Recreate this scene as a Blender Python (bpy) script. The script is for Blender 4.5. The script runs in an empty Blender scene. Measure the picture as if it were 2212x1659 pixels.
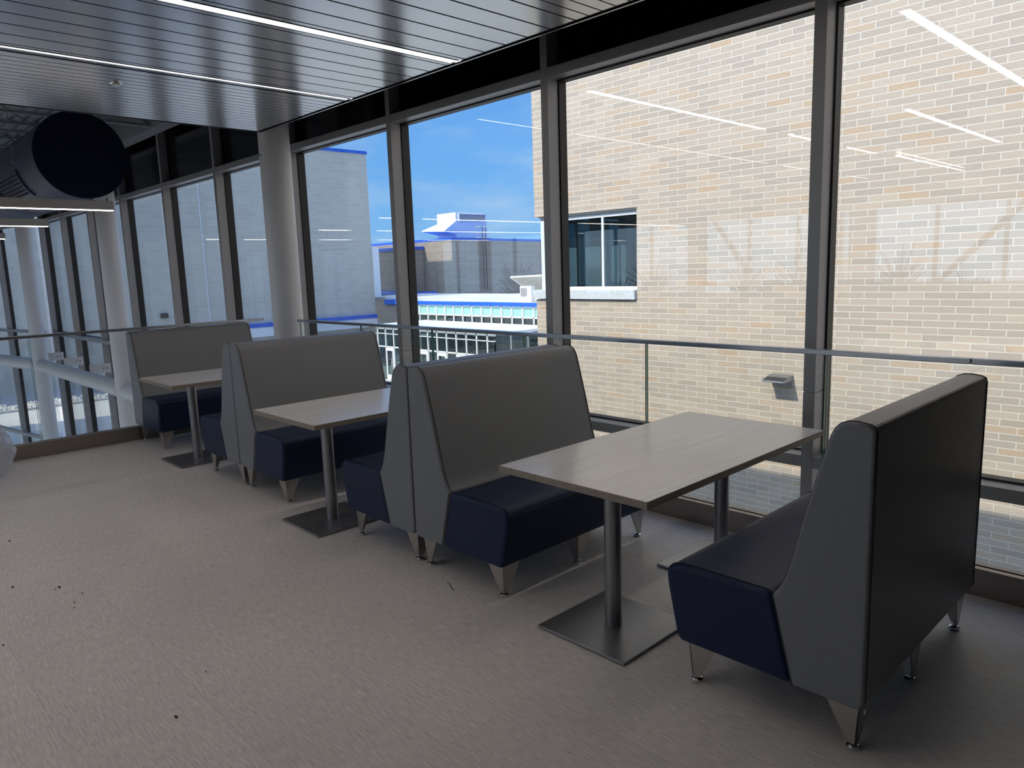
import bpy, bmesh, math, random
from mathutils import Vector, Matrix, noise
random.seed(7)
C = bpy.context.scene.collection
sc = bpy.context.scene
R = math.radians

# ------------------------------------------------------------------ camera
F_PX, YAW, PITCH, ROLL, CAM_Z = 1579.04, 0.808703, 0.157976, -0.032798, 1.60827
cf = Vector((-math.sin(YAW)*math.cos(PITCH), math.cos(YAW)*math.cos(PITCH), -math.sin(PITCH)))
cr = Vector((math.cos(YAW), math.sin(YAW), 0)); cu = cr.cross(cf)
r2 = cr*math.cos(ROLL) + cu*math.sin(ROLL); u2 = -cr*math.sin(ROLL) + cu*math.cos(ROLL)
cam = bpy.data.cameras.new('camera'); camo = bpy.data.objects.new('camera', cam); C.objects.link(camo)
cam.sensor_fit = 'HORIZONTAL'; cam.sensor_width = 36.0; cam.lens = F_PX/2212*36.0
cam.clip_start = 0.05; cam.clip_end = 2000
M = Matrix((( r2.x, u2.x, -cf.x, 0), (r2.y, u2.y, -cf.y, 0), (r2.z, u2.z, -cf.z, CAM_Z), (0, 0, 0, 1)))
camo.matrix_world = M
sc.camera = camo

# ------------------------------------------------------------------ world, sun, exposure
w = bpy.data.worlds.new('sky'); sc.world = w; w.use_nodes = True
nt = w.node_tree; nt.nodes.clear()
def N(nt, t, **k):
    n = nt.nodes.new(t)
    for a, b in k.items(): setattr(n, a, b)
    return n
tc = N(nt, 'ShaderNodeTexCoord'); sep = N(nt, 'ShaderNodeSeparateXYZ'); nt.links.new(tc.outputs['Generated'], sep.inputs[0])
ramp = N(nt, 'ShaderNodeValToRGB'); nt.links.new(sep.outputs['Z'], ramp.inputs[0])
cr_ = ramp.color_ramp
cr_.elements[0].position = 0.0; cr_.elements[0].color = (0.30, 0.62, 1.05, 1)
cr_.elements[1].position = 1.0; cr_.elements[1].color = (0.10, 0.25, 0.75, 1)
e = cr_.elements.new(0.12); e.color = (0.22, 0.54, 1.10, 1)
e = cr_.elements.new(0.38); e.color = (0.125, 0.36, 1.0, 1)
mp = N(nt, 'ShaderNodeMapping'); mp.inputs['Scale'].default_value = (2.0, 5.0, 14.0); mp.inputs['Rotation'].default_value = (0.12, 0.1, 0.3)
nz = N(nt, 'ShaderNodeTexNoise'); nz.inputs['Scale'].default_value = 1.3; nz.inputs['Detail'].default_value = 6; nz.inputs['Roughness'].default_value = 0.6
nt.links.new(tc.outputs['Generated'], mp.inputs[0]); nt.links.new(mp.outputs[0], nz.inputs[0])
cl = N(nt, 'ShaderNodeMapRange'); cl.inputs['From Min'].default_value = 0.46; cl.inputs['From Max'].default_value = 0.85; cl.inputs['To Max'].default_value = 0.55
nt.links.new(nz.outputs[0], cl.inputs[0])
mx = N(nt, 'ShaderNodeMix', data_type='RGBA'); mx.inputs['B'].default_value = (0.75, 0.88, 1.05, 1)
nt.links.new(cl.outputs[0], mx.inputs['Factor']); nt.links.new(ramp.outputs[0], mx.inputs['A'])
sd = Vector((-0.10, -0.35, 0.345)).normalized()
dt = N(nt, 'ShaderNodeVectorMath', operation='DOT_PRODUCT'); dt.inputs[1].default_value = sd; nt.links.new(tc.outputs['Generated'], dt.inputs[0])
mm = N(nt, 'ShaderNodeMath', operation='MAXIMUM'); mm.inputs[1].default_value = 0.0; nt.links.new(dt.outputs['Value'], mm.inputs[0])
pw = N(nt, 'ShaderNodeMath', operation='POWER'); pw.inputs[1].default_value = 2.0; nt.links.new(mm.outputs[0], pw.inputs[0])
gl = N(nt, 'ShaderNodeVectorMath', operation='SCALE'); gl.inputs[0].default_value = (1.75, 1.9, 2.1); nt.links.new(pw.outputs[0], gl.inputs['Scale'])
ad_ = N(nt, 'ShaderNodeVectorMath', operation='ADD'); nt.links.new(mx.outputs['Result'], ad_.inputs[0]); nt.links.new(gl.outputs[0], ad_.inputs[1])
bg = N(nt, 'ShaderNodeBackground'); bg.inputs['Strength'].default_value = 0.89
out = N(nt, 'ShaderNodeOutputWorld'); nt.links.new(ad_.outputs[0], bg.inputs[0]); nt.links.new(bg.outputs[0], out.inputs[0])

sun = bpy.data.lights.new('sun', 'SUN'); sun.energy = 3.85; sun.angle = R(0.6); sun.color = (1.0, 0.90, 0.78)
suno = bpy.data.objects.new('sun', sun); C.objects.link(suno)
suno.rotation_euler = Vector((0.10, 0.35, -0.345)).to_track_quat('-Z', 'Y').to_euler()
suno.location = (0, -20, 30)

sc.view_settings.view_transform = 'Standard'; sc.view_settings.look = 'None'
sc.view_settings.exposure = 0.2; sc.view_settings.gamma = 1.0; sc.view_settings.use_curve_mapping = False
sc.cycles.max_bounces = 10; sc.cycles.diffuse_bounces = 6; sc.cycles.glossy_bounces = 5
sc.cycles.transparent_max_bounces = 32; sc.cycles.sample_clamp_indirect = 6.0
sc.cycles.caustics_reflective = False; sc.cycles.caustics_refractive = False
sc.cycles.use_denoising = True

# ------------------------------------------------------------------ materials
def mat(name, col, rough=0.5, metal=0.0, spec=0.5, emit=None, estr=0.0):
    m = bpy.data.materials.new(name); m.use_nodes = True
    b = m.node_tree.nodes['Principled BSDF']
    b.inputs['Base Color'].default_value = (*col, 1); b.inputs['Roughness'].default_value = rough
    b.inputs['Metallic'].default_value = metal; b.inputs['Specular IOR Level'].default_value = spec
    if emit: b.inputs['Emission Color'].default_value = (*emit, 1); b.inputs['Emission Strength'].default_value = estr
    return m
def noisy(m, scale=(1, 1, 1), nscale=20, amount=0.15, detail=4, bump=0.0, rough_amt=0.0):
    """vary the base colour (and bump) with object-space noise"""
    t = m.node_tree; b = t.nodes['Principled BSDF']
    tc = N(t, 'ShaderNodeTexCoord'); mp = N(t, 'ShaderNodeMapping'); mp.inputs['Scale'].default_value = scale
    nz = N(t, 'ShaderNodeTexNoise'); nz.inputs['Scale'].default_value = nscale; nz.inputs['Detail'].default_value = detail
    t.links.new(tc.outputs['Object'], mp.inputs[0]); t.links.new(mp.outputs[0], nz.inputs[0])
    col = b.inputs['Base Color'].default_value[:]
    mr = N(t, 'ShaderNodeMapRange'); mr.inputs['From Min'].default_value = 0.25; mr.inputs['From Max'].default_value = 0.75
    mr.inputs['To Min'].default_value = 1-amount; mr.inputs['To Max'].default_value = 1+amount
    t.links.new(nz.outputs[0], mr.inputs[0])
    vm = N(t, 'ShaderNodeVectorMath', operation='SCALE'); vm.inputs[0].default_value = col[:3]
    t.links.new(mr.outputs[0], vm.inputs['Scale']); t.links.new(vm.outputs[0], b.inputs['Base Color'])
    if bump:
        bp = N(t, 'ShaderNodeBump'); bp.inputs['Strength'].default_value = bump; bp.inputs['Distance'].default_value = 0.002
        t.links.new(nz.outputs[0], bp.inputs['Height']); t.links.new(bp.outputs[0], b.inputs['Normal'])
    return m
def glass(name, tint, base=0.04, boost=1.0, rough=0.0):
    m = bpy.data.materials.new(name); m.use_nodes = True; t = m.node_tree; t.nodes.clear()
    lw = N(t, 'ShaderNodeLayerWeight'); lw.inputs['Blend'].default_value = 0.5
    p = N(t, 'ShaderNodeMath', operation='POWER'); p.inputs[1].default_value = 5.0; t.links.new(lw.outputs['Facing'], p.inputs[0])
    k = N(t, 'ShaderNodeMath', operation='MULTIPLY_ADD'); k.inputs[1].default_value = (1-base)*boost; k.inputs[2].default_value = base; k.use_clamp = True
    t.links.new(p.outputs[0], k.inputs[0])
    a = N(t, 'ShaderNodeBsdfTransparent'); a.inputs[0].default_value = (*tint, 1)
    g = N(t, 'ShaderNodeBsdfGlossy'); g.inputs['Roughness'].default_value = rough
    x = N(t, 'ShaderNodeMixShader'); o = N(t, 'ShaderNodeOutputMaterial')
    t.links.new(k.outputs[0], x.inputs[0]); t.links.new(a.outputs[0], x.inputs[1]); t.links.new(g.outputs[0], x.inputs[2]); t.links.new(x.outputs[0], o.inputs[0])
    return m
def brick(name, axes, bw, bh, c1, c2, mortar, msize=0.010, speck=0.12, off=(0, 0), bias=-0.1, msmooth=0.1, accent=None):
    """brick courses laid out in metres; axes picks which object axes run along / up the wall"""
    m = bpy.data.materials.new(name); m.use_nodes = True; t = m.node_tree; b = t.nodes['Principled BSDF']
    b.inputs['Roughness'].default_value = 0.9; b.inputs['Specular IOR Level'].default_value = 0.2
    tc = N(t, 'ShaderNodeTexCoord'); s = N(t, 'ShaderNodeSeparateXYZ'); cb = N(t, 'ShaderNodeCombineXYZ')
    t.links.new(tc.outputs['Object'], s.inputs[0])
    ax = N(t, 'ShaderNodeMath', operation='ADD'); ax.inputs[1].default_value = off[0]
    az = N(t, 'ShaderNodeMath', operation='ADD'); az.inputs[1].default_value = off[1]
    t.links.new(s.outputs[axes[0]], ax.inputs[0]); t.links.new(s.outputs[axes[1]], az.inputs[0])
    t.links.new(ax.outputs[0], cb.inputs[0]); t.links.new(az.outputs[0], cb.inputs[1])
    bt = N(t, 'ShaderNodeTexBrick'); bt.inputs['Scale'].default_value = 1.0
    bt.inputs['Brick Width'].default_value = bw; bt.inputs['Row Height'].default_value = bh
    bt.inputs['Mortar Size'].default_value = msize/2; bt.inputs['Mortar Smooth'].default_value = msmooth; bt.inputs['Bias'].default_value = 0.0
    bt.inputs['Color1'].default_value = (0, 0, 0, 1); bt.inputs['Color2'].default_value = (1, 1, 1, 1); bt.inputs['Mortar'].default_value = (.5, .5, .5, 1)
    t.links.new(cb.outputs[0], bt.inputs['Vector'])
    cr = N(t, 'ShaderNodeValToRGB'); el = cr.color_ramp.elements
    mid = tuple((a+d)/2 for a, d in zip(c1, c2))
    el[0].position = 0; el[0].color = (*c1, 1); el[1].position = 1; el[1].color = (*(accent or c2), 1)
    q = el.new(0.45); q.color = (*mid, 1); q = el.new(0.82); q.color = (*c2, 1)
    t.links.new(bt.outputs['Color'], cr.inputs[0])
    nz = N(t, 'ShaderNodeTexNoise'); nz.inputs['Scale'].default_value = 60; nz.inputs['Detail'].default_value = 3
    t.links.new(tc.outputs['Object'], nz.inputs[0])
    mr = N(t, 'ShaderNodeMapRange'); mr.inputs['From Min'].default_value = .3; mr.inputs['From Max'].default_value = .7
    mr.inputs['To Min'].default_value = 1-speck; mr.inputs['To Max'].default_value = 1+speck; t.links.new(nz.outputs[0], mr.inputs[0])
    vm = N(t, 'ShaderNodeVectorMath', operation='SCALE'); t.links.new(cr.outputs[0], vm.inputs[0]); t.links.new(mr.outputs[0], vm.inputs['Scale'])
    x = N(t, 'ShaderNodeMix', data_type='RGBA'); t.links.new(bt.outputs['Fac'], x.inputs['Factor']); t.links.new(vm.outputs[0], x.inputs['A'])
    x.inputs['B'].default_value = (*mortar, 1); t.links.new(x.outputs['Result'], b.inputs['Base Color'])
    bp = N(t, 'ShaderNodeBump'); bp.invert = True; bp.inputs['Strength'].default_value = 0.5; bp.inputs['Distance'].default_value = 0.006
    t.links.new(bt.outputs['Fac'], bp.inputs['Height']); t.links.new(bp.outputs[0], b.inputs['Normal'])
    return m

m_grey = noisy(mat('grey_vinyl', (0.214, 0.221, 0.238), 0.42, spec=0.4), nscale=260, amount=0.05, bump=0.25)
m_navy = noisy(mat('navy_vinyl', (0.011, 0.022, 0.066), 0.50, spec=0.28), nscale=260, amount=0.06, bump=0.25)
m_seam = mat('grey_seam', (0.05, 0.045, 0.045), 0.6)
m_nseam = mat('navy_seam', (0.004, 0.008, 0.022), 0.6)
m_chrome = mat('chrome', (0.75, 0.75, 0.76), 0.08, 1.0)
m_satin = noisy(mat('satin_nickel', (0.50, 0.475, 0.45), 0.30, 1.0), scale=(1, 1, .05), nscale=300, amount=0.06)
m_silver = noisy(mat('silver_powder_coat', (0.30, 0.30, 0.315), 0.36, 0.75), nscale=500, amount=0.06)
m_frame = noisy(mat('clear_anodised_aluminium', (0.29, 0.287, 0.292), 0.42, 0.25), nscale=6, amount=0.03)
m_gasket = mat('black_gasket', (0.004, 0.004, 0.005), 0.5)
m_spandrel = mat('black_spandrel', (0.0015, 0.0015, 0.004), 0.15, spec=0.35)
m_column = noisy(mat('white_column_paint', (0.60, 0.60, 0.61), 0.40), nscale=3, amount=0.02)
m_steel = noisy(mat('brushed_stainless', (0.34, 0.30, 0.27), 0.33, 0.9), scale=(1, 1, 60), nscale=8, amount=0.06)
m_rail = mat('stainless_rail', (0.42, 0.43, 0.46), 0.22, 1.0)
m_dark = mat('dark_cavity', (0.004, 0.004, 0.005), 0.8)
m_ceil = noisy(mat('silver_metal_panel', (0.50, 0.52, 0.54), 0.20, 0.75), nscale=1.5, amount=0.03)
m_edge = mat('ceiling_edge_trim', (0.30, 0.31, 0.33), 0.25, 0.8)
m_lamp = mat('lamp_diffuser', (0.9, 0.9, 0.9), 0.5, emit=(1.0, 0.90, 0.82), estr=10.0)
m_pend = mat('pendant_housing', (0.42, 0.41, 0.40), 0.45, 0.3)
m_duct = mat('navy_duct_metal', (0.05, 0.062, 0.11), 0.45, 0.2)
m_cap = noisy(mat('navy_duct_cap', (0.003, 0.006, 0.022), 0.7, spec=0.15), nscale=200, amount=0.08)
m_deck = mat('grey_roof_deck', (0.30, 0.31, 0.33), 0.6)
m_joist = mat('grey_joist_paint', (0.26, 0.27, 0.29), 0.55)
m_wallr = mat('light_block_wall_dark', (0.10, 0.095, 0.09), 0.8)  # kept dark so the added right-hand walls return little light
m_ladder = mat('dark_galvanised_steel', (0.10, 0.10, 0.11), 0.5)
m_wallp = mat('interior_wall_paint', (0.55, 0.55, 0.54), 0.8)
m_wframe = mat('white_window_frame', (0.80, 0.83, 0.86), 0.4)
m_stone = noisy(mat('pale_stone', (0.66, 0.68, 0.70), 0.8), nscale=12, amount=0.10)
m_blue = mat('blue_metal_coping', (0.02, 0.12, 0.62), 0.35)
m_white = mat('white_metal', (0.85, 0.86, 0.86), 0.5)
m_roofw = noisy(mat('white_roof_membrane', (0.75, 0.75, 0.74), 0.8), nscale=0.4, amount=0.10)
m_pave = noisy(mat('concrete_paving', (0.62, 0.60, 0.56), 0.9), nscale=0.8, amount=0.06)
m_bark = mat('grey_brown_bark', (0.16, 0.13, 0.10), 0.9)
m_grass = noisy(mat('dry_grass', (0.10, 0.10, 0.06), 0.95), nscale=0.3, amount=0.3)
m_rock = noisy(mat('white_rock', (0.72, 0.69, 0.63), 0.9), nscale=6, amount=0.15)
m_gravel = noisy(mat('grey_gravel', (0.34, 0.35, 0.37), 0.95), nscale=7, amount=0.5)
m_glass = glass('window_glass', (0.915, 0.95, 0.94), 0.06, 0.85)
m_gglass = glass('railing_glass', (0.975, 0.985, 0.978), 0.03, 0.7)
m_gedge = mat('green_glass_edge', (0.10, 0.30, 0.26), 0.15)
m_dglass = glass('dark_window_glass', (0.42, 0.52, 0.53), 0.10, 0.9)
m_green = mat('pale_green_spandrel', (0.36, 0.62, 0.55), 0.2)
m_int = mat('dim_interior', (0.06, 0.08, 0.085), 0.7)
m_teal = mat('teal_wall_panel', (0.30, 0.50, 0.48), 0.5)
m_brick = brick('buff_brick', ('X', 'Z'), 0.415, 0.1016, (0.475, 0.395, 0.325), (0.585, 0.475, 0.385), (0.76, 0.69, 0.61), 0.012, 0.10, off=(0.12, 0.02), accent=(0.56, 0.41, 0.29))
m_brick_y = brick('buff_brick_return', ('Y', 'Z'), 0.415, 0.1016, (0.475, 0.395, 0.325), (0.585, 0.475, 0.385), (0.76, 0.69, 0.61), 0.012, 0.10, off=(0.0, 0.02), accent=(0.56, 0.41, 0.29))
m_block_y = brick('grey_block', ('Y', 'Z'), 0.80, 0.30, (0.52, 0.50, 0.44), (0.57, 0.55, 0.49), (0.64, 0.62, 0.56), 0.025, 0.04)
m_block_x = brick('grey_block_end', ('X', 'Z'), 0.80, 0.30, (0.52, 0.50, 0.44), (0.57, 0.55, 0.49), (0.64, 0.62, 0.56), 0.025, 0.04)
m_tan_x = brick('tan_block', ('X', 'Z'), 0.8, 0.27, (0.32, 0.27, 0.22), (0.38, 0.32, 0.265), (0.41, 0.355, 0.30), 0.03, 0.06)
m_tan_y = brick('tan_block_side', ('Y', 'Z'), 0.8, 0.27, (0.30, 0.255, 0.215), (0.42, 0.355, 0.30), (0.46, 0.40, 0.35), 0.03, 0.06)

# floor vinyl: short linear streaks running along X
def floor_mat():
    m = mat('streaked_vinyl_floor', (0.30, 0.28, 0.27), 0.45, spec=0.45); t = m.node_tree; b = t.nodes['Principled BSDF']
    tc = N(t, 'ShaderNodeTexCoord')
    def nz(scale, s, d=3):
        mp = N(t, 'ShaderNodeMapping'); mp.inputs['Scale'].default_value = scale
        n = N(t, 'ShaderNodeTexNoise'); n.inputs['Scale'].default_value = s; n.inputs['Detail'].default_value = d
        t.links.new(tc.outputs['Object'], mp.inputs[0]); t.links.new(mp.outputs[0], n.inputs[0]); return n
    a = nz((17, 150, 1), 1.0, 3); c = nz((5, 260, 1), 1.0, 2); d = nz((1, 1, 1), 1.1, 3)
    def mr(n, lo, hi, tlo, thi):
        q = N(t, 'ShaderNodeMapRange'); q.inputs['From Min'].default_value = lo; q.inputs['From Max'].default_value = hi
        q.inputs['To Min'].default_value = tlo; q.inputs['To Max'].default_value = thi; t.links.new(n.outputs[0], q.inputs[0]); return q
    q1 = mr(a, .30, .72, .84, 1.19); q2 = mr(c, .3, .7, .95, 1.05); q3 = mr(d, .3, .7, .95, 1.05)
    m1 = N(t, 'ShaderNodeMath', operation='MULTIPLY'); t.links.new(q1.outputs[0], m1.inputs[0]); t.links.new(q2.outputs[0], m1.inputs[1])
    m2 = N(t, 'ShaderNodeMath', operation='MULTIPLY'); t.links.new(m1.outputs[0], m2.inputs[0]); t.links.new(q3.outputs[0], m2.inputs[1])
    # tile joints
    br = N(t, 'ShaderNodeTexBrick'); br.offset = 0.5; br.inputs['Scale'].default_value = 1; br.inputs['Brick Width'].default_value = 0.914; br.inputs['Row Height'].default_value = 0.457
    br.inputs['Mortar Size'].default_value = 0.0012; br.inputs['Mortar Smooth'].default_value = 0.3
    br.inputs['Color1'].default_value = (.97, .97, .97, 1); br.inputs['Color2'].default_value = (1.03, 1.03, 1.03, 1); br.inputs['Mortar'].default_value = (.78, .78, .78, 1)
    t.links.new(tc.outputs['Object'], br.inputs['Vector'])
    vm = N(t, 'ShaderNodeVectorMath', operation='SCALE'); vm.inputs[0].default_value = (0.78, 0.745, 0.73); t.links.new(m2.outputs[0], vm.inputs['Scale'])
    v2 = N(t, 'ShaderNodeVectorMath', operation='MULTIPLY'); t.links.new(vm.outputs[0], v2.inputs[0]); t.links.new(br.outputs['Color'], v2.inputs[1])
    t.links.new(v2.outputs[0], b.inputs['Base Color'])
    bp = N(t, 'ShaderNodeBump'); bp.inputs['Strength'].default_value = 0.25; bp.inputs['Distance'].default_value = 0.001
    t.links.new(a.outputs[0], bp.inputs['Height']); t.links.new(bp.outputs[0], b.inputs['Normal'])
    return m
m_floor = floor_mat()
def wood_mat(name, col, amt, rough):
    m = mat(name, col, rough, spec=0.5); t = m.node_tree; b = t.nodes['Principled BSDF']
    tc = N(t, 'ShaderNodeTexCoord'); mp = N(t, 'ShaderNodeMapping'); mp.inputs['Scale'].default_value = (42, 1.6, 42)
    nz = N(t, 'ShaderNodeTexNoise'); nz.inputs['Scale'].default_value = 1.0; nz.inputs['Detail'].default_value = 6; nz.inputs['Roughness'].default_value = 0.65
    t.links.new(tc.outputs['Object'], mp.inputs[0]); t.links.new(mp.outputs[0], nz.inputs[0])
    mr = N(t, 'ShaderNodeMapRange'); mr.inputs['From Min'].default_value = .25; mr.inputs['From Max'].default_value = .75
    mr.inputs['To Min'].default_value = 1-amt; mr.inputs['To Max'].default_value = 1+amt; t.links.new(nz.outputs[0], mr.inputs[0])
    vm = N(t, 'ShaderNodeVectorMath', operation='SCALE'); vm.inputs[0].default_value = col; t.links.new(mr.outputs[0], vm.inputs['Scale'])
    t.links.new(vm.outputs[0], b.inputs['Base Color']); return m
m_top = wood_mat('pale_ash_laminate', (0.80, 0.795, 0.79), 0.10, 0.20)
m_band = wood_mat('ash_edge_band', (0.30, 0.25, 0.20), 0.25, 0.5)

# ------------------------------------------------------------------ mesh helpers
class MB:
    def __init__(s): s.bm = bmesh.new()
    def face(s, vs):
        try: return s.bm.faces.new(vs)
        except ValueError: return None
    def box(s, x0, x1, y0, y1, z0, z1):
        v = [s.bm.verts.new((x, y, z)) for z in (z0, z1) for y in (y0, y1) for x in (x0, x1)]
        for f in ((0, 2, 3, 1), (4, 5, 7, 6), (0, 1, 5, 4), (2, 6, 7, 3), (0, 4, 6, 2), (1, 3, 7, 5)): s.face([v[i] for i in f])
        return s
    def prism(s, pts, a0, a1, axis='y'):
        """closed 2-D outline swept from a0 to a1 along an axis"""
        def P(u, v, a): return {'y': (u, a, v), 'x': (a, u, v), 'z': (u, v, a)}[axis]
        A = [s.bm.verts.new(P(u, v, a0)) for u, v in pts]; B = [s.bm.verts.new(P(u, v, a1)) for u, v in pts]
        n = len(pts); s.face(A[::-1]); s.face(B)
        for i in range(n): s.face([A[i], A[(i+1) % n], B[(i+1) % n], B[i]])
        return s
    def tube(s, p, q, r, n=12, r1=None, cap=True):
        p = Vector(p); q = Vector(q); d = (q-p).normalized(); r1 = r if r1 is None else r1
        u = d.orthogonal().normalized(); v = d.cross(u)
        A = [s.bm.verts.new(p+(u*math.cos(t)+v*math.sin(t))*r) for t in [2*math.pi*i/n for i in range(n)]]
        B = [s.bm.verts.new(q+(u*math.cos(t)+v*math.sin(t))*r1) for t in [2*math.pi*i/n for i in range(n)]]
        for i in range(n): s.face([A[i], A[(i+1) % n], B[(i+1) % n], B[i]])
        if cap: s.face(A[::-1]); s.face(B)
        return s
    def path(s, pts, r, n=6):
        rings = []
        pts = [Vector(p) for p in pts]
        for i, p in enumerate(pts):
            d = (pts[min(i+1, len(pts)-1)]-pts[max(i-1, 0)]).normalized()
            up = Vector((0, 1, 0)) if abs(d.y) < .9 else Vector((1, 0, 0))
            u = d.cross(up).normalized(); v = d.cross(u)
            rings.append([s.bm.verts.new(p+(u*math.cos(t)+v*math.sin(t))*r) for t in [2*math.pi*k/n for k in range(n)]])
        for a, b in zip(rings, rings[1:]):
            for k in range(n): s.face([a[k], a[(k+1) % n], b[(k+1) % n], b[k]])
        s.face(rings[0][::-1]); s.face(rings[-1]); return s
    def lathe(s, prof, cx, cy, n=24):
        rings = [[s.bm.verts.new((cx+r*math.cos(2*math.pi*k/n), cy+r*math.sin(2*math.pi*k/n), z)) for k in range(n)] for r, z in prof]
        for a, b in zip(rings, rings[1:]):
            for k in range(n): s.face([a[k], a[(k+1) % n], b[(k+1) % n], b[k]])
        s.face(rings[0][::-1]); s.face(rings[-1]); return s
    def poly(s, pts): s.face([s.bm.verts.new(p) for p in pts]); return s
    def hexa(s, b, t):
        """eight corners: bottom loop b, top loop t"""
        B = [s.bm.verts.new(p) for p in b]; T = [s.bm.verts.new(p) for p in t]; n = len(B)
        s.face(B[::-1]); s.face(T)
        for i in range(n): s.face([B[i], B[(i+1) % n], T[(i+1) % n], T[i]])
        return s
    def build(s, name, m, parent=None, bevel=0.0, seg=2, smooth=False, local=False):
        bmesh.ops.recalc_face_normals(s.bm, faces=s.bm.faces[:])
        if parent is not None and not local:
            bmesh.ops.translate(s.bm, verts=s.bm.verts[:], vec=-worldloc(parent))
        me = bpy.data.meshes.new(name); s.bm.to_mesh(me); s.bm.free(); me.materials.append(m)
        if smooth or bevel:
            for p in me.polygons: p.use_smooth = True
        o = bpy.data.objects.new(name, me); C.objects.link(o)
        if parent is not None: o.parent = parent
        if bevel:
            b = o.modifiers.new('bevel', 'BEVEL'); b.width = bevel; b.segments = seg; b.limit_method = 'ANGLE'; b.angle_limit = R(40); b.harden_normals = True
        elif smooth:
            me.set_sharp_from_angle(angle=R(38))
        return o
def worldloc(o):
    v = Vector((0, 0, 0))
    while o is not None: v = v+o.location; o = o.parent
    return v
def thing(name, label, cat, loc, rz=0, group=None, kind=None):
    o = bpy.data.objects.new(name, None); C.objects.link(o); o.location = loc; o.rotation_euler = (0, 0, rz); o.empty_display_size = .1
    o['label'] = label; o['category'] = cat
    if group: o['group'] = group
    if kind: o['kind'] = kind
    return o
def tag(o, label, cat, group=None, kind=None):
    o['label'] = label; o['category'] = cat
    if group: o['group'] = group
    if kind: o['kind'] = kind
    return o
def struct(o, label=None):
    o['kind'] = 'structure'
    if label: o['label'] = label
    return o
def sgroup(name, loc, label=None):
    o = bpy.data.objects.new(name, None); C.objects.link(o); o.location = loc; o['kind'] = 'structure'; o.empty_display_size = .1
    if label: o['label'] = label
    return o

# ------------------------------------------------------------------ setting: floors, walls, roof
XE, YE = -7.95, 3.86            # edges of the upper floor where the glass railings stand
YM, YG = 4.45, 4.62             # window wall: front of mullions, glass
ZC = 3.18                       # slatted ceiling
GZ = -4.6                       # ground level outside and lower hall floor
struct(MB().box(XE-.06, 1.85, -7, YE+.06, -.45, 0).build('floor', m_floor), 'grey-beige streaked vinyl floor of the upper lounge')
struct(MB().box(-40, 8.0, -7.0, 4.42, GZ-.2, GZ).build('floor', m_floor), 'lower hall floor seen past the railing')
struct(MB().box(XE-.075, 1.85, YE+.061, YE+.075, -.45, -.002).build('trim_1', m_wallp), 'edge of the upper floor slab by the windows')
struct(MB().box(XE-.075, XE-.061, -7, YE+.06, -.45, -.002).build('trim_2', m_wallp), 'edge of the upper floor slab by the open hall')
# roof: slab and metal deck
roof = struct(MB().prism([(8.2, -7.3), (8.2, 4.8), (-21.6, 4.8), (-39.5, 1.55), (-39.5, -7.3)], 4.42, 4.7, 'z').build('roof', m_deck), 'roof slab over the lounge and the hall')
struct(MB().box(1.7, 1.85, -7, 4.44, -.001, ZC+.05).build('wall_light_block', m_wallr), 'unseen dark wall added on the right to block light')  # added out of view to keep light off the nearest bench back
# back wall with a ribbon of windows (only seen mirrored in the glass)
wb = MB()
wb.box(-39.4, 1.85, -7.15, -7, 2.62, 4.42).box(-39.4, 1.85, -7.15, -7, GZ, -4.2).box(-8.4, 1.85, -7.15, -7, -4.2, 1.0)
openings = []
x = 1.6
while x > -38:
    lo, hi = (1.0, 2.62) if x > -8 else (-4.2, 2.62)  # hall glazing is carried down low to let extra daylight in
    if x > 1: wb.box(x-3.6, x+.4, -7.15, -7, lo, hi); x -= 4.0; continue  # unseen stretch closed up so less light reaches the nearest bench back
    wb.box(x, x+.4, -7.15, -7, lo, hi); openings.append((x-3.6, x, lo if x > -6 else -4.2, 2.62)); x -= 4.0
wb.box(-39.4, x+.4, -7.15, -7, -4.2, 2.62)
struct(wb.build('wall_back', m_wallp), 'back wall with a ribbon of windows, seen mirrored in the glass')
wn = 20
struct(MB().tube((-9.6, -6.85, 2.55), (-8.3, -6.85, .8), .06, 10).build('trim_8', m_frame), 'diagonal brace at the back windows')
struct(MB().tube((-3.2, -6.85, 2.6), (-4.9, -6.85, .8), .06, 10).build('trim_9', m_frame), 'diagonal brace at the back windows')
for (a, b, lo, hi) in openings:
    if a < -8.4 < b: lo = 1.0
    e = sgroup('window_%d' % wn, ((a+b)/2, -7.07, lo), 'back wall window, seen only mirrored'); wn += 1
    f = MB().box(a, b, -7.12, -7.02, lo, lo+.06).box(a, b, -7.12, -7.02, hi-.06, hi)
    if lo < 0: f.box(a, b, -7.12, -7.02, .3, .37).box(a, b, -7.12, -7.02, -2.6, -2.5)
    for t in (0, .33, .66, .98): f.box(a+(b-a)*t, a+(b-a)*t+.06, -7.12, -7.02, lo+.06, hi-.06)
    f.build('window_frame', m_frame, e)
    MB().box(a, b, -7.075, -7.065, lo+.06, hi-.06).build('window_pane', m_glass, e)
struct(MB().box(-39.5, -39.35, -7.15, 1.5, GZ, 4.42).build('wall_left', m_wallp), 'end wall of the hall')

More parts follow.
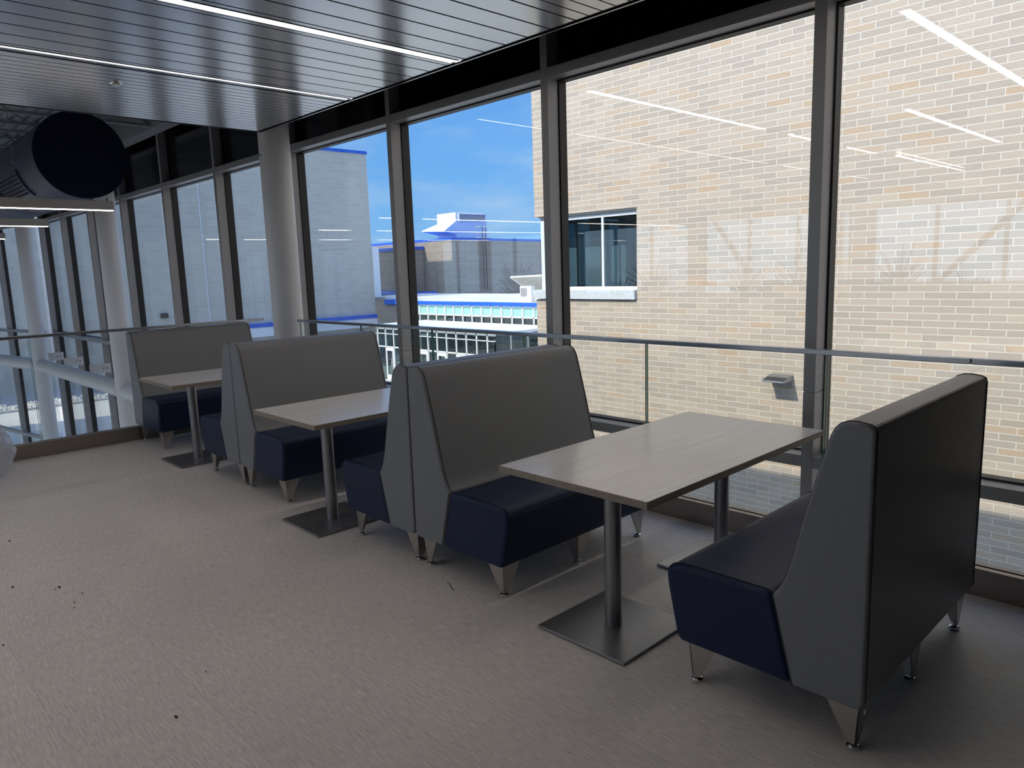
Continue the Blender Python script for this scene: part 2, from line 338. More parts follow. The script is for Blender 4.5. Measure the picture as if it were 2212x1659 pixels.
# ------------------------------------------------------------------ slatted metal ceiling
xs = []
x = -7.95
while x < -6.15: xs.append((x, x+.11)); x += .11
xs += [(-6.2, -6.145)]
xs += [(-6.035, -5.98)]
x = -5.98
for i in range(6): xs.append((x+i*.2217, x+(i+1)*.2217))
xs += [(-4.65, -4.595), (-4.485, -4.43)]
x = -4.43
for i in range(5): xs.append((x+i*.2217, x+(i+1)*.2217))
x = -3.32
def lamp_gap(a, b):
    return any(a < l+.055 and b > l-.055 for l in (-1.85,))
while x < 1.6:
    if not lamp_gap(x, x+.11): xs.append((x, x+.11))
    x += .11
cm = MB()
for a, b in xs:
    segs = [(-7, YE-.008)]
    if a < -2.93 and b > -3.07: segs = [(-7, -3.62), (.27, YE-.008)]
    if a < -4.33 and b > -4.47 and b-a > .2:                       # slat interrupted by a short light
        pass
    gp = .009 if b-a > .2 else .0065
    for y0, y1 in segs: cm.box(a+gp, b-gp, y0, y1, ZC, ZC+.015)
ceil = struct(cm.build('ceiling', m_ceil), 'ceiling of long glossy silver metal slats with dark gaps')
struct(MB().box(XE+.03, 1.7, -7, YE-.005, ZC+.03, ZC+.06).build('ceiling', m_dark), 'black void above the ceiling slats')
struct(MB().box(XE-.02, 1.7, YE-.004, YE+.012, ZC-.006, ZC+.05).box(XE-.02, 1.7, YE-.004, YE+.03, ZC-.006, ZC).build('trim_3', m_edge), 'metal edge trim of the slatted ceiling along the windows')
struct(MB().box(XE-.03, XE-.004, -7, YE, ZC-.004, ZC+.055).build('trim_4', m_dark), 'dark edge trim of the slatted ceiling towards the open hall')
struct(MB().box(XE, 1.7, YE-.1, YE-.02, ZC+.06, 4.42).build('wall_front', m_dark), 'dark bulkhead above the ceiling edge')
struct(MB().box(XE, XE+.08, -7, YE-.1, ZC+.06, 4.42).build('trim_5', m_dark), 'dark bulkhead above the ceiling towards the hall')

def ceiling_light(x, y0, y1, label):
    t = thing('linear_ceiling_light', label, 'ceiling light', (x, (y0+y1)/2, ZC), group='recessed linear lights of the slatted ceiling')
    MB().box(x-.048, x-.037, y0, y1, ZC-.002, ZC+.028).box(x+.037, x+.048, y0, y1, ZC-.002, ZC+.028).box(x-.048, x+.048, y0, y1, ZC+.024, ZC+.029).build('light_housing', m_edge, t)
    MB().box(x-.036, x+.036, y0+.01, y1-.01, ZC+.002, ZC+.022).build('light_diffuser', m_lamp, t)
ceiling_light(-6.09, -2.6, YE-.02, 'glowing white linear ceiling light nearest the round blue duct')
ceiling_light(-4.54, .5, YE-.02, 'glowing white linear ceiling light cut by the top edge of the photo')
for xx, a, b in ((-3.0, -3.6, .25), (-1.85, .3, YE-.02), (-4.32, -6.9, -3.4), (-6.09, -6.9, -3.2), (-4.54, -3.1, -.2), (-7.3, -6.9, -.5), (-2.7, -6.9, -4.1)):  # the last four are added behind the view to brighten the floor
    t = thing('linear_ceiling_light', 'linear ceiling light out of view, some mirrored in the glass, others added as fill', 'ceiling light', (xx, (a+b)/2, ZC), group='ceiling lights mirrored in the window glass')
    z = ZC if xx != -4.32 else ZC-.04
    MB().box(xx-.048, xx-.037, a, b, z-.002, z+.028).box(xx+.037, xx+.048, a, b, z-.002, z+.028).build('light_housing', m_edge, t)
    MB().box(xx-.036, xx+.036, a+.01, b-.01, z+.002, z+.022).build('light_diffuser', m_lamp, t)
# detector on the slats
t = thing('smoke_detector', 'small round chrome-rimmed detector flush in the slatted ceiling', 'smoke detector', (-6.64, 2.04, ZC))
MB().lathe([(.046, ZC), (.046, ZC-.006), (.040, ZC-.010), (.034, ZC-.006)], -6.64, 2.04).build('rim', m_chrome, t, smooth=True)
MB().lathe([(.030, ZC-.004), (.030, ZC-.018), (.022, ZC-.024), (.0, ZC-.024)], -6.64, 2.04).build('sensor', m_white, t, smooth=True)

# ------------------------------------------------------------------ window wall
mull = [-1.975, -4.185, -6.34, -8.51, -10.68, -12.80, -15.03, -17.25, -19.40, -21.55]
right = [-.50]  # pulled in early to make room for the added light-blocking wall
KD = Vector((-.9838, -.179, 0)); KN = Vector((-.179, .9838, 0)); K0 = Vector((-21.55, 0, 0))
bays = []
def mullion(i, x, top=4.42):
    """front bar, side depth, splice gap and black outer gasket strip of one vertical"""
    o = MB()
    w2 = .0375
    o.box(x-w2, x+w2, YM, YG-.045, GZ, .775).box(x-w2, x+w2, YM, YG-.045, .781, top).box(x-w2+.004, x+w2-.004, YM+.004, YG-.05, .774, .782)
    m = struct(o.build('trim_%d' % i, m_frame, bevel=.002, seg=1), 'grey aluminium mullion of the window wall')
    MB().box(x-w2-.012, x+w2+.012, YG-.045, YG+.035, GZ, top).build('gasket', m_gasket, m)
    MB().box(x-.03, x+.03, YG+.035, YG+.06, GZ, top).build('outer_cap', m_gasket, m)
    return m
for i, x in enumerate(mull[:-1]+right): mullion(10+i, x)
mullion(40, mull[-1])
def bay(n, xa, xb):
    """glass, transoms and black spandrel between two mullions"""
    a, b = min(xa, xb)+.0375, max(xa, xb)-.0375
    e = sgroup('window_%d' % n, ((a+b)/2, YM, 0), 'tall fixed window bay of the curtain wall')
    for z0, z1 in ((3.078, 3.153), (.29, .365), (-2.66, -2.585)):
        MB().box(a, b, YM, YG-.045, z0, z1).build('transom', m_frame, e, bevel=.002, seg=1)
        MB().box(a, b, YG-.045, YG+.035, z0-.012, z1+.012).build('gasket', m_gasket, e)
        MB().box(a, b, YG+.035, YG+.06, z0, z1).build('outer_cap', m_gasket, e)
    MB().box(a, b, YG-.03, YG+.01, 3.16, 4.42).build('spandrel_panel', m_spandrel, e)
    MB().box(a, b, YG, YG+.024, .37, 3.075).build('window_pane', m_glass, e)
    MB().box(a, b, YG, YG+.024, -2.58, .285).build('window_pane', m_glass, e)
    MB().box(a, b, YG, YG+.024, GZ, -2.665).build('window_pane', m_glass, e)
seq = sorted(right+mull, reverse=True)
struct(MB().box(-.46, 1.85, 4.40, YG+.1, GZ, 4.42).build('wall_front', m_wallr), 'unseen dark wall added outside the frame to block window light')  # added beyond the view to shade the back of the nearest bench
for i, (p, q) in enumerate(zip(seq, seq[1:])): bay(1+i, p, q)
# the facade turns slightly beyond the last column
def kx(d, n): v = K0+KD*d+KN*(n); return (v.x, v.y)
def kbox(mb, d0, d1, n0, n1, z0, z1):
    A = [kx(d0, n0), kx(d1, n0), kx(d1, n1), kx(d0, n1)]
    mb.hexa([(x, y, z0) for x, y in A], [(x, y, z1) for x, y in A]); return mb
for i in range(8):
    d0, d1 = i*2.2+.04, (i+1)*2.2-.04
    if i < 7:
        m = struct(kbox(MB(), d1, d1+.075, YM, YG-.045, GZ, 4.42).build('trim_%d' % (50+i), m_frame), 'mullion of the turned part of the window wall')
        kbox(MB(), d1-.012, d1+.087, YG-.045, YG+.035, GZ, 4.42).build('gasket', m_gasket, m)
    e = sgroup('window_%d' % (60+i), (K0.x+KD.x*(d0+1), 4.4, 0), 'window bay of the turned part of the facade')
    for z0, z1 in ((3.078, 3.153), (.29, .365), (-2.66, -2.585)):
        kbox(MB(), d0, d1, YM, YG-.045, z0, z1).build('transom', m_frame, e)
    kbox(MB(), d0, d1, YG-.03, YG+.01, 3.16, 4.42).build('spandrel_panel', m_spandrel, e)
    kbox(MB(), d0, d1, YG, YG+.02, GZ, 3.075).build('window_pane', m_glass, e)

# round columns and the tube beam of the open hall
for n, (x, y) in enumerate(((-8.04, 4.07), (-14.53, 4.05), (-21.05, 4.02), (-27.4, 2.95), (-33.8, 1.8))):
    o = MB().tube((x, y, GZ), (x, y, 4.42), .172, 40).build('column', m_column, smooth=True)
    struct(o, ['round white steel column at the corner of the two glass railings', 'round white column behind the pendant lights', 'round white column farthest left in view', 'round column outside the frame', 'round column outside the frame'][n])
    if n == 0: MB().box(x-.012, x+.012, y-.177, y-.17, 2.93, 2.95).build('screw_tab', m_silver, o)
tb = MB().tube((-8.2, 4.06, -.40), (-14.4, 4.05, -.40), .155, 28).tube((-14.66, 4.05, -.40), (-20.9, 4.02, -.40), .155, 28).tube((-21.2, 4.0, -.40), (-27.3, 2.97, -.40), .155, 28)
tag(tb.build('tube_beam', m_column, smooth=True), 'white round tube beam running between the hall columns at floor level', 'beam')
for x in mull[4:9]+[-21.2]:
    o = MB().box(x+.04, x+.052, 4.14, YM+.10, -.33, -.13)
    o = o.build('trim_%d' % (70+int(-x)), m_column); struct(o, 'white bracket plate tying a mullion to the tube beam')
    MB().tube((x+.052, YM+.03, -.23), (x+.064, YM+.03, -.23), .012, 8).tube((x+.052, YM-.05, -.23), (x+.064, YM-.05, -.23), .012, 8).build('bolt', m_dark, o)

# open hall roof steel
for i, x in enumerate([-9.2-1.55*k for k in range(12)]):
    j = MB().box(x-.04, x+.04, -7, 4.2, 3.93, 3.97).box(x-.04, x+.04, -7, 4.2, 4.33, 4.37)
    y = -6.8
    while y < 3.9:
        j.tube((x, y, 3.96), (x, y+.55, 4.34), .016, 6).tube((x, y+.55, 4.34), (x, y+1.1, 3.96), .016, 6); y += 1.1
    tag(j.build('roof_joist', m_joist), 'grey open-web steel joist under the hall roof', 'joist', 'steel joists under the hall roof')
dk = MB()
y = -6.9
while y < 4.3: dk.box(-39, XE-.1, y, y+.09, 4.385, 4.42); y += .19
struct(dk.build('ceiling', m_deck), 'ribbed metal roof deck over the open hall')
struct(MB().box(-39, XE-.1, 4.2, 4.42, 3.9, 4.41).build('trim_6', m_joist), 'edge beam over the hall windows')

# ------------------------------------------------------------------ glass railings
def panel(name, x0, x1, y0, y1, par):
    o = MB().box(x0, x1, y0, y1, .10, 1.105).build(name, m_gglass, par)
    if x1-x0 > y1-y0: E = ((x0, x0+.0025, y0, y1), (x1-.0025, x1, y0, y1))
    else: E = ((x0, x1, y0, y0+.0025), (x0, x1, y1-.0025, y1))
    for q in E: MB().box(*q, .135, 1.10).build('glass_edge', m_gedge, o)
t = thing('glass_railing', 'long glass railing with flat steel handrail in front of the tall windows', 'railing', (-3, YE, 0))
jx = [-7.36, -6.14, -5.02, -3.895, -2.78, -1.62, -.49, .64, 1.69]
for a, b in zip(jx, jx[1:]): panel('glass_panel', a+.005, b-.005, YE-.006, YE+.006, t)
MB().box(-7.38, -.95, YE-.025, YE+.025, 1.098, 1.126).build('handrail', m_rail, t, bevel=.004)
MB().prism([(YE-.045, 0), (YE+.045, 0), (YE+.045, .135), (YE+.009, .135), (YE+.009, .09), (YE-.009, .09), (YE-.009, .135), (YE-.045, .135)], XE, 1.69, 'x').build('base_shoe', m_steel, t, bevel=.002, seg=1)
MB().box(-.948, 1.69, YE-.025, YE+.025, 1.098, 1.126).build('handrail', m_rail, t, bevel=.004)
t = thing('glass_railing', 'shorter glass railing across the far end of the lounge by the open hall', 'railing', (XE, 1.5, 0))
jy = [3.56, 2.5, 1.44, .32, -.8, -1.92, -3.04, -4.16, -5.28, -6.4]
for a, b in zip(jy, jy[1:]): panel('glass_panel', XE-.006, XE+.006, b+.005, a-.005, t)
MB().box(XE-.025, XE+.025, -6.9, 3.72, 1.108, 1.136).build('handrail', m_rail, t, bevel=.004)
MB().prism([(XE-.045, 0), (XE+.045, 0), (XE+.045, .135), (XE+.009, .135), (XE+.009, .09), (XE-.009, .09), (XE-.009, .135), (XE-.045, .135)], -6.95, YE-.05, 'y').build('base_shoe', m_steel, t, bevel=.002, seg=1)

# ------------------------------------------------------------------ booths
BW = 1.22
grey_prof = [(.03, .172), (.012, .178), (.0, .20), (0, 1.085), (.004, 1.098), (.016, 1.104), (.055, 1.110), (.085, 1.108), (.108, 1.098), (.125, 1.080), (.137, 1.055),
             (.150, 1.01), (.180, .90), (.210, .785), (.235, .68), (.255, .60), (.270, .55), (.285, .515), (.300, .492), (.315, .478), (.238, .172)]
navy_prof = [(.240, .172), (.317, .478), (.34, .482), (.60, .482), (.680, .480), (.715, .470), (.735, .452), (.742, .425), (.738, .39), (.700, .21), (.692, .185), (.672, .172)]
front_curve = [(u, z) for u, z in grey_prof[3:20]]
def booth():
    t = thing('booth_bench', '', 'bench', (0, 0, 0))
    MB().prism(grey_prof, 0, BW).build('backrest', m_grey, t, bevel=.016, seg=4, local=True)
    s = MB().prism(navy_prof, .001, BW-.001).build('seat', m_navy, t, bevel=.020, seg=4, local=True)
    b = t.children[0]
    w = MB()
    for y in (.017, BW-.017):
        w.path([(u+.0012, y, z+.0012) for u, z in front_curve], .0022)
        w.path([(-.0008, y, z) for z in (.20, .5, .8, 1.085)], .0020)
    for yy in (-.0006, BW+.0006): w.path([(.237+.078*k/8-.004, yy, .176+.300*k/8) for k in range(9)], .0016)
    w.path([(.002, yy, 1.099) for yy in (.02, .4, .8, 1.2)], .0022)
    w.build('piping', m_seam, b, local=True, smooth=True)
    w = MB()
    sc_ = [(.318, .478), (.34, .483), (.60, .483), (.680, .481), (.715, .471), (.735, .453), (.743, .425), (.739, .39), (.701, .21)]
    for y in (.021, BW-.021): w.path([(u+.0006, y, z+.0006) for u, z in sc_], .0020)
    w.path([(.739, y, .4455) for y in (.02, .4, .8, 1.2)], .0020)
    w.build('piping', m_nseam, s, local=True, smooth=True)
    # folded metal legs with chrome glides
    def leg(u, y, su, sy):
        m = MB(); T, B = .105, .030; th = .004; z1, z0 = .174, .022
        # two wings meeting at the outer corner (u, y), each tapering towards the foot
        m.hexa([(u, y, z0), (u+su*B, y, z0), (u+su*B, y+sy*th, z0), (u, y+sy*th, z0)],
               [(u-su*.012, y-sy*.010, z1), (u+su*T, y-sy*.010, z1), (u+su*T, y-sy*.010+sy*th, z1), (u-su*.012, y-sy*.010+sy*th, z1)])
        m.hexa([(u, y, z0), (u, y+sy*B, z0), (u+su*th, y+sy*B, z0), (u+su*th, y, z0)],
               [(u-su*.012, y-sy*.010, z1), (u-su*.012, y+sy*T, z1), (u-su*.012+su*th, y+sy*T, z1), (u-su*.012+su*th, y-sy*.010, z1)])
        o = m.build('leg', m_satin, t, local=True)
        g = MB().lathe([(.017, 0), (.0215, .003), (.0215, .011), (.017, .015), (.006, .016), (.006, .026)], u+su*.014, y+sy*.014, 20)
        g.build('glide', m_chrome, o, local=True, smooth=True)
    for y, sy in ((.048, 1), (BW/2-.01, 1), (BW-.048, -1)):
        leg(.035, y, 1, sy); leg(.650, y, -1, sy)
    return t
def copy_tree(o, parent=None):
    c = o.copy(); C.objects.link(c); c.parent = parent
    for ch in list(o.children): copy_tree(ch, c)
    return c
spots = [  # back plane x, faces -X (left)?, label
    (-.79, True, 'grey and navy booth bench nearest the camera, its back turned to us on the right'),
    (-3.158, False, 'grey and navy booth bench facing the nearest table, across from the closest bench'),
    (-3.166, True, 'booth bench whose back touches the nearest right-facing bench, at the middle table'),
    (-5.405, False, 'booth bench facing us across the middle table'),
    (-5.413, True, 'booth bench backed against the middle right-facing bench, at the farthest table'),
    (-7.875, False, 'farthest booth bench, beside the left railing and the corner column')]
Y0B = 2.245
proto = booth()
for i, (bx, left, lab) in enumerate(spots):
    o = proto if i == 0 else copy_tree(proto)
    if left: o.location = (bx, Y0B+BW, 0); o.rotation_euler = (0, 0, math.pi)
    else: o.location = (bx, Y0B, 0); o.rotation_euler = (0, 0, 0)
    o['label'] = lab; o['category'] = 'bench'; o['group'] = 'booth benches along the window railing'
tg = MB().box(-.002, .001, BW-.035, BW-.012, .165, .182)
tgo = tg.build('care_tag', mat('tag_cloth', (.55, .54, .5), .8), proto, local=True)

# ------------------------------------------------------------------ tables
def table():
    t = thing('pedestal_table', '', 'table', (0, 0, 0))
    MB().box(-.3975, .3975, .0025, 1.5175, .710, .740).build('tabletop', m_top, t, bevel=.0015, seg=1, local=True)
    MB().box(-.3985, .3985, .0, .0024, .7105, .7395).box(-.3985, .3985, 1.5176, 1.52, .7105, .7395).box(-.40, -.3976, 0, 1.52, .7105, .7395).box(.3976, .40, 0, 1.52, .7105, .7395).build('edge_band', m_band, t, local=True)
    for y in (.30, 1.22):
        MB().tube((0, y, .012), (0, y, .708), .038, 36).build('column', m_silver, t, local=True, smooth=True)
        MB().box(-.242, .242, y-.242, y+.242, .002, .014).build('base_plate', m_silver, t, bevel=.003, seg=2, local=True)
    for y in (.30, 1.22): MB().box(-.18, .18, y-.03, y+.03, .700, .709).build('top_bracket', m_silver, t, local=True)
    return t
tp = table()
for i, (x, y, lab) in enumerate(((-1.935, 2.13, 'nearest pale wood-grain table on two silver pedestals'),
                                 (-4.20, 2.03, 'middle pale wood-grain table between the second pair of benches'),
                                 (-6.603, 2.07, 'farthest pale wood-grain table, beside the last bench'))):
    o = tp if i == 0 else copy_tree(tp)
    o.location = (x, y, 0); o['label'] = lab; o['category'] = 'table'; o['group'] = 'pedestal tables in the booth row'

# ------------------------------------------------------------------ hall: duct and pendant lights
RD = .495; DX, DY, DZ = -10.0, 2.60, 3.09
t = thing('round_air_duct', 'large round navy ribbed air duct hanging over the open hall', 'duct', (DX, DY, DZ))
d = MB(); prof = []
x = DX
n = 48
rings = []
while x > -26:
    for dx, rr in ((0, RD-.018), (-.003, RD), (-.036, RD), (-.039, RD-.018)): rings.append((x+dx, rr))
    x -= .056
vr = [[d.bm.verts.new((xx, DY+rr*math.cos(2*math.pi*k/n), DZ+rr*math.sin(2*math.pi*k/n))) for k in range(n)] for xx, rr in rings]
for a, b in zip(vr, vr[1:]):
    for k in range(n): d.face([a[k], a[(k+1) % n], b[(k+1) % n], b[k]])
d.face(vr[-1])
d.build('duct_shell', m_duct, t, smooth=True)
MB().tube((DX+.012, DY, DZ), (DX-.01, DY, DZ), RD+.006, 64).build('end_cap', m_cap, t, smooth=True)
# slotted diffuser let into the lower front of the duct
for x0 in (-11.0, -15.0):
    g = MB()
    for k in range(6):
        a = R(196+k*5.5); y = DY+(RD+.012)*math.cos(a); z = DZ+(RD+.012)*math.sin(a)
        g.tube((x0, y, z), (x0-1.4, y, z), .013, 6)
    def arc(r, a0, a1, n): return [(DY+r*math.cos(R(a0+(a1-a0)*i/n)), DZ+r*math.sin(R(a0+(a1-a0)*i/n))) for i in range(n+1)]
    for xa in (x0+.03, x0-1.43): MB().prism(arc(RD+.03, 190, 230, 10)+arc(RD-.01, 230, 190, 10), xa-.012, xa+.012, 'x').build('diffuser_frame', m_duct, t, smooth=True)
    g.build('diffuser_blades', m_cap, t, smooth=True)
for x0 in (-10.95, -15.0, -19.0):
    for s in (-1, 1):
      h = MB(); h.tube((x0, DY+s*(RD+.02), DZ), (x0, DY+s*(RD+.02), 4.36), .004, 6).box(x0-.035, x0+.035, DY+s*(RD+.02)-.02, DY+s*(RD+.02)+.02, DZ-.004, DZ+.004)
      h.build('hanger_rod', m_satin, t)
pl = ['nearest suspended linear light with grey housing and glowing underside', 'middle suspended linear light in front of the second column', 'farthest suspended linear light, cut by the left edge of the photo']
for k, (px_, ye) in enumerate(((-9.6, 2.77), (-12.6, 2.73), (-16.2, 2.80))):
    t = thing('pendant_light', pl[k], 'pendant light', (px_, 0, 2.47), group='suspended linear lights over the hall')
    MB().box(px_-.03, px_+.03, -5.5, ye, 2.425, 2.53).build('light_housing', m_pend, t, bevel=.003, seg=1)
    MB().box(px_-.024, px_+.026, -5.48, ye-.012, 2.417, 2.4245).build('light_diffuser', m_lamp, t)
    for yy in (ye-.06, ye-2.4, ye-4.8): MB().tube((px_, yy, 2.53), (px_, yy, 4.36 if (px_ > DX or abs(yy-DY) > RD+.03) else DZ-math.sqrt(RD*RD-(yy-DY)**2)+.004), .0009, 5).tube((px_, yy, 2.53), (px_, yy, 2.56), .007, 6).build('suspension_wire', m_dark, t)

# ------------------------------------------------------------------ small things on the floor
bagm = glass('clear_plastic_film', (0.90, 0.92, 0.96), 0.16, 1.0, 0.18)
def bag():
    bm = bmesh.new(); bmesh.ops.create_icosphere(bm, subdivisions=5, radius=1.0)
    for v in bm.verts:
        p = v.co.copy()
        f = 1+.22*noise.noise(p*2.1)+.16*abs(noise.noise(p*4.3+Vector((3, 1, 2))))+.08*abs(noise.noise(p*9))
        v.co = Vector((p.x*.22*f*(1-.35*max(0, p.z)), p.y*.22*f*(1-.35*max(0, p.z)), max(0.003, .27+p.z*.29*f)))
    me = bpy.data.meshes.new('plastic_bag'); bm.to_mesh(me); bm.free()
    o = bpy.data.objects.new('plastic_bag', me); C.objects.link(o); return o
b = bag(); b.data.materials.append(bagm)
# film that scatters a little light, so that the crumples show
t_ = bagm.node_tree; ad = N(t_, 'ShaderNodeMixShader'); df = N(t_, 'ShaderNodeBsdfDiffuse'); df.inputs[0].default_value = (.85, .88, .95, 1); ad.inputs[0].default_value = .42
om = [n for n in t_.nodes if n.type == 'OUTPUT_MATERIAL'][0]; src = om.inputs[0].links[0].from_socket
t_.links.new(src, ad.inputs[1]); t_.links.new(df.outputs[0], ad.inputs[2]); t_.links.new(ad.outputs[0], om.inputs[0])
b.location = (-7.40, .89, 0); tag(b, 'crumpled clear plastic bag on the floor at the left edge', 'plastic bag')
MBt = MB().path([(-2.840, 2.203, .002), (-2.852, 2.214, .002), (-2.842, 2.219, .002), (-2.824, 2.205, .003), (-2.791, 2.191, .002), (-2.775, 2.180, .002), (-2.756, 2.178, .002)], .0016)
tag(MBt.build('thread', m_dark, smooth=True), 'short dark curled thread lying on the floor before the second bench', 'thread')
crumbs = [(-5.425, .736, .010), (-4.566, .603, .011), (-4.367, .779, .012), (-4.345, .757, .005), (-4.183, .844, .006), (-4.096, .786, .005), (-4.024, .769, .005), (-2.692, .790, .010), (-2.926, .992, .004), (-3.839, .442, .007)]
for i, (x, y, s) in enumerate(crumbs):
    o = MB().box(x-s, x+s, y-s*.4, y+s*.4, .0005, .0035).build('debris_crumb', mat('crumb_%d' % i, (.03, .022, .018), .8))
    tag(o, 'tiny dark crumb of debris on the bare vinyl floor', 'debris', 'crumbs on the floor')

# ------------------------------------------------------------------ outside: ground
struct(MB().box(-150, 80, YG+.12, 160, GZ-.3, GZ-.01).build('ground', m_pave), 'pale paving between the buildings')
struct(MB().box(-150, 80, -120, -7.2, GZ-.3, GZ-.01).build('ground', m_grass), 'grass behind the building')
struct(MB().box(-150, -39.6, -7.2, YG+.12, GZ-.3, GZ-.01).build('ground', m_pave), 'paving beyond the end of the hall')

rt = random.Random(11)
for k in range(16):
    x = -62+k*5.2+rt.uniform(-1.5, 1.5); y = -52+rt.uniform(-5, 5); h = rt.uniform(5.5, 8.0)
    t = thing('bare_tree', 'leafless tree beyond the back windows, mirrored faintly low in the glass', 'tree', (x, y, GZ), group='trees mirrored low in the glass')
    MB().tube((x, y, GZ), (x, y, GZ+h*.5), .16, 6, .09).build('trunk', m_bark, t)
    c_ = MB()
    for q in range(70):
        p = Vector((x, y, GZ+h*rt.uniform(.3, .55))); d_ = Vector((rt.uniform(-1, 1), rt.uniform(-1, 1), rt.uniform(.3, 1.3))).normalized()*h*rt.uniform(.25, .5)
        c_.tube(p, p+d_, .06, 4, .015, cap=False)
    c_.build('branches', m_bark, t)

# brick building across the court
YB = 11.6; xc = -11.28
t = thing('brick_building', 'buff brick building close outside the windows, sunlit', 'building', (xc, YB, GZ))
def part(mb, name, m, par, **k): return mb.build(name, m, par, **k)
bwm = MB()
bwm.box(xc, 40, YB, YB+.2, GZ, .90).box(xc, 40, YB, YB+.2, 2.66, 12).box(-8.575, 40, YB, YB+.2, .90, 2.66)
part(bwm, 'wall', m_brick, t)
part(MB().box(xc, xc+.2, YB+.2, 30, GZ, .90).box(xc, xc+.2, YB+.2, 30, 2.66, 12).box(xc, xc+.2, YB+3.4, 30, .9, 2.66), 'side_wall', m_brick_y, t)
part(MB().box(xc, 40, YB+.01, 30, 11.8, 12), 'roof', m_roofw, t)
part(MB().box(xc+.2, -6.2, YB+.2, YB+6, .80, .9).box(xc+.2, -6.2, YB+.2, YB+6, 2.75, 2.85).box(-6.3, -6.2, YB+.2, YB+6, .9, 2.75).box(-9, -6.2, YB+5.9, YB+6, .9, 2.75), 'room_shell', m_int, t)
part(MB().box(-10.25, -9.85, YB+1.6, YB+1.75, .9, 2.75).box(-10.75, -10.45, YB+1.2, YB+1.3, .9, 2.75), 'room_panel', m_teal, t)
f = MB()
f.box(xc+.10, -8.575, YB+.08, YB+.14, 1.10, 1.17).box(xc+.10, -8.575, YB+.08, YB+.14, 2.54, 2.63)
for x in (xc+.10, -9.50, -8.63): f.box(x, x+.055+.05*(x < -11), YB+.08, YB+.14, 1.17, 2.54)
f.box(xc+.08, xc+.14, YB+.1, YB+3.4, 1.10, 1.17).box(xc+.08, xc+.14, YB+.1, YB+3.4, 2.54, 2.63)
for y in (1.2, 2.3, 3.34): f.box(xc+.08, xc+.14, YB+y, YB+y+.06, 1.17, 2.54)
wf = part(f, 'window_frame', m_wframe, t)
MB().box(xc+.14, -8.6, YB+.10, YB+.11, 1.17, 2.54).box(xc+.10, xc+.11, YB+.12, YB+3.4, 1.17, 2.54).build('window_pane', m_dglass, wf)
part(MB().box(xc-.06, -8.60, YB-.06, YB+.12, .92, 1.10).box(xc-.06, xc+.12, YB+.12, YB+3.5, .92, 1.10), 'window_sill', m_stone, t)
part(MB().box(xc+.1, -8.58, YB+.02, YB+.19, 2.63, 2.66), 'window_head', m_frame, t)

t = thing('wall_light', 'grey louvred wall light on the brick wall beside the last mullion', 'wall light', (-5.6, YB, -.4))
part(MB().prism([(YB, -.30), (YB-.06, -.30), (YB-.33, -.365), (YB-.35, -.385), (YB-.33, -.40), (YB, -.40)], -5.80, -5.42, 'x'), 'light_housing', m_silver, t, bevel=.006)
for k in range(10):
    MB().prism([(YB-.335, -.3640), (YB-.18, -.3270), (YB-.18, -.3235), (YB-.335, -.3605)], -5.775+k*.036, -5.757+k*.036, 'x').build('louvre_slot', m_dark, t)
part(MB().box(-5.77, -5.45, YB-.02, YB, -.50, -.31), 'back_plate', m_silver, t)

# tall grey block building at the far left, its long face side-on
XT = -49.0; yt = 32.2; zt = 10.45
t = thing('grey_block_building', 'tall pale grey block building with a blue roof line, seen through the left windows', 'building', (XT, yt, GZ))
part(MB().box(XT-14, XT, -30, yt, GZ, zt).box(XT-14, XT, yt, yt+.001, GZ, zt), 'wall', m_block_y, t)
part(MB().box(XT-14.05, XT+.08, -30.05, yt+.05, zt, zt+.22), 'coping', m_blue, t)
part(MB().box(XT, XT+.35, 20, yt-.05, -1.93, -1.66), 'canopy_fascia', m_blue, t)
part(MB().box(XT, XT+.30, 20, yt-.05, -2.6, -1.93), 'canopy', m_wframe, t)
part(MB().box(XT+.0, XT+.06, 19.2, 19.28, -1.3, zt), 'downspout', m_stone, t)
part(MB().box(XT, XT+.25, 16.15, 16.55, -.85, -.55), 'wall_lamp', m_dark, t)
t2 = MB().box(XT+.02, XT+.14, yt, yt+.55, -.35, 3.5)
part(t2, 'white_panel', m_wframe, t)

# tan block building with a roof ladder
P = [(-49.55, 40.66), (-62.0, 40.66), (-62.0, 60.0), (-53.2, 60.0)]
t = thing('tan_block_building', 'tan block building with blue coping behind the glass entrance', 'building', (-49.55, 40.66, GZ))
part(MB().hexa([(P[0][0], P[0][1], GZ), (P[1][0], P[1][1], GZ), (P[2][0], P[2][1], GZ), (P[3][0], P[3][1], GZ)],
               [(P[0][0], P[0][1], 4.1), (P[1][0], P[1][1], 4.1), (P[2][0], P[2][1], 4.1), (P[3][0], P[3][1], 4.1)]), 'wall', m_tan_x, t)
part(MB().hexa([(x, y, 4.1) for x, y in P], [(x, y, 4.32) for x, y in P]), 'coping', m_blue, t)
part(MB().box(-66, -53.5, 39.2, 40.6, GZ, 3.45), 'lower_wall', m_tan_x, t)
part(MB().box(-66, -53.4, 39.1, 40.64, 3.45, 3.72), 'lower_coping', m_blue, t)
part(MB().box(-66, -50.0, 38.9, 39.19, -.5, -.2), 'base_flashing', m_blue, t)
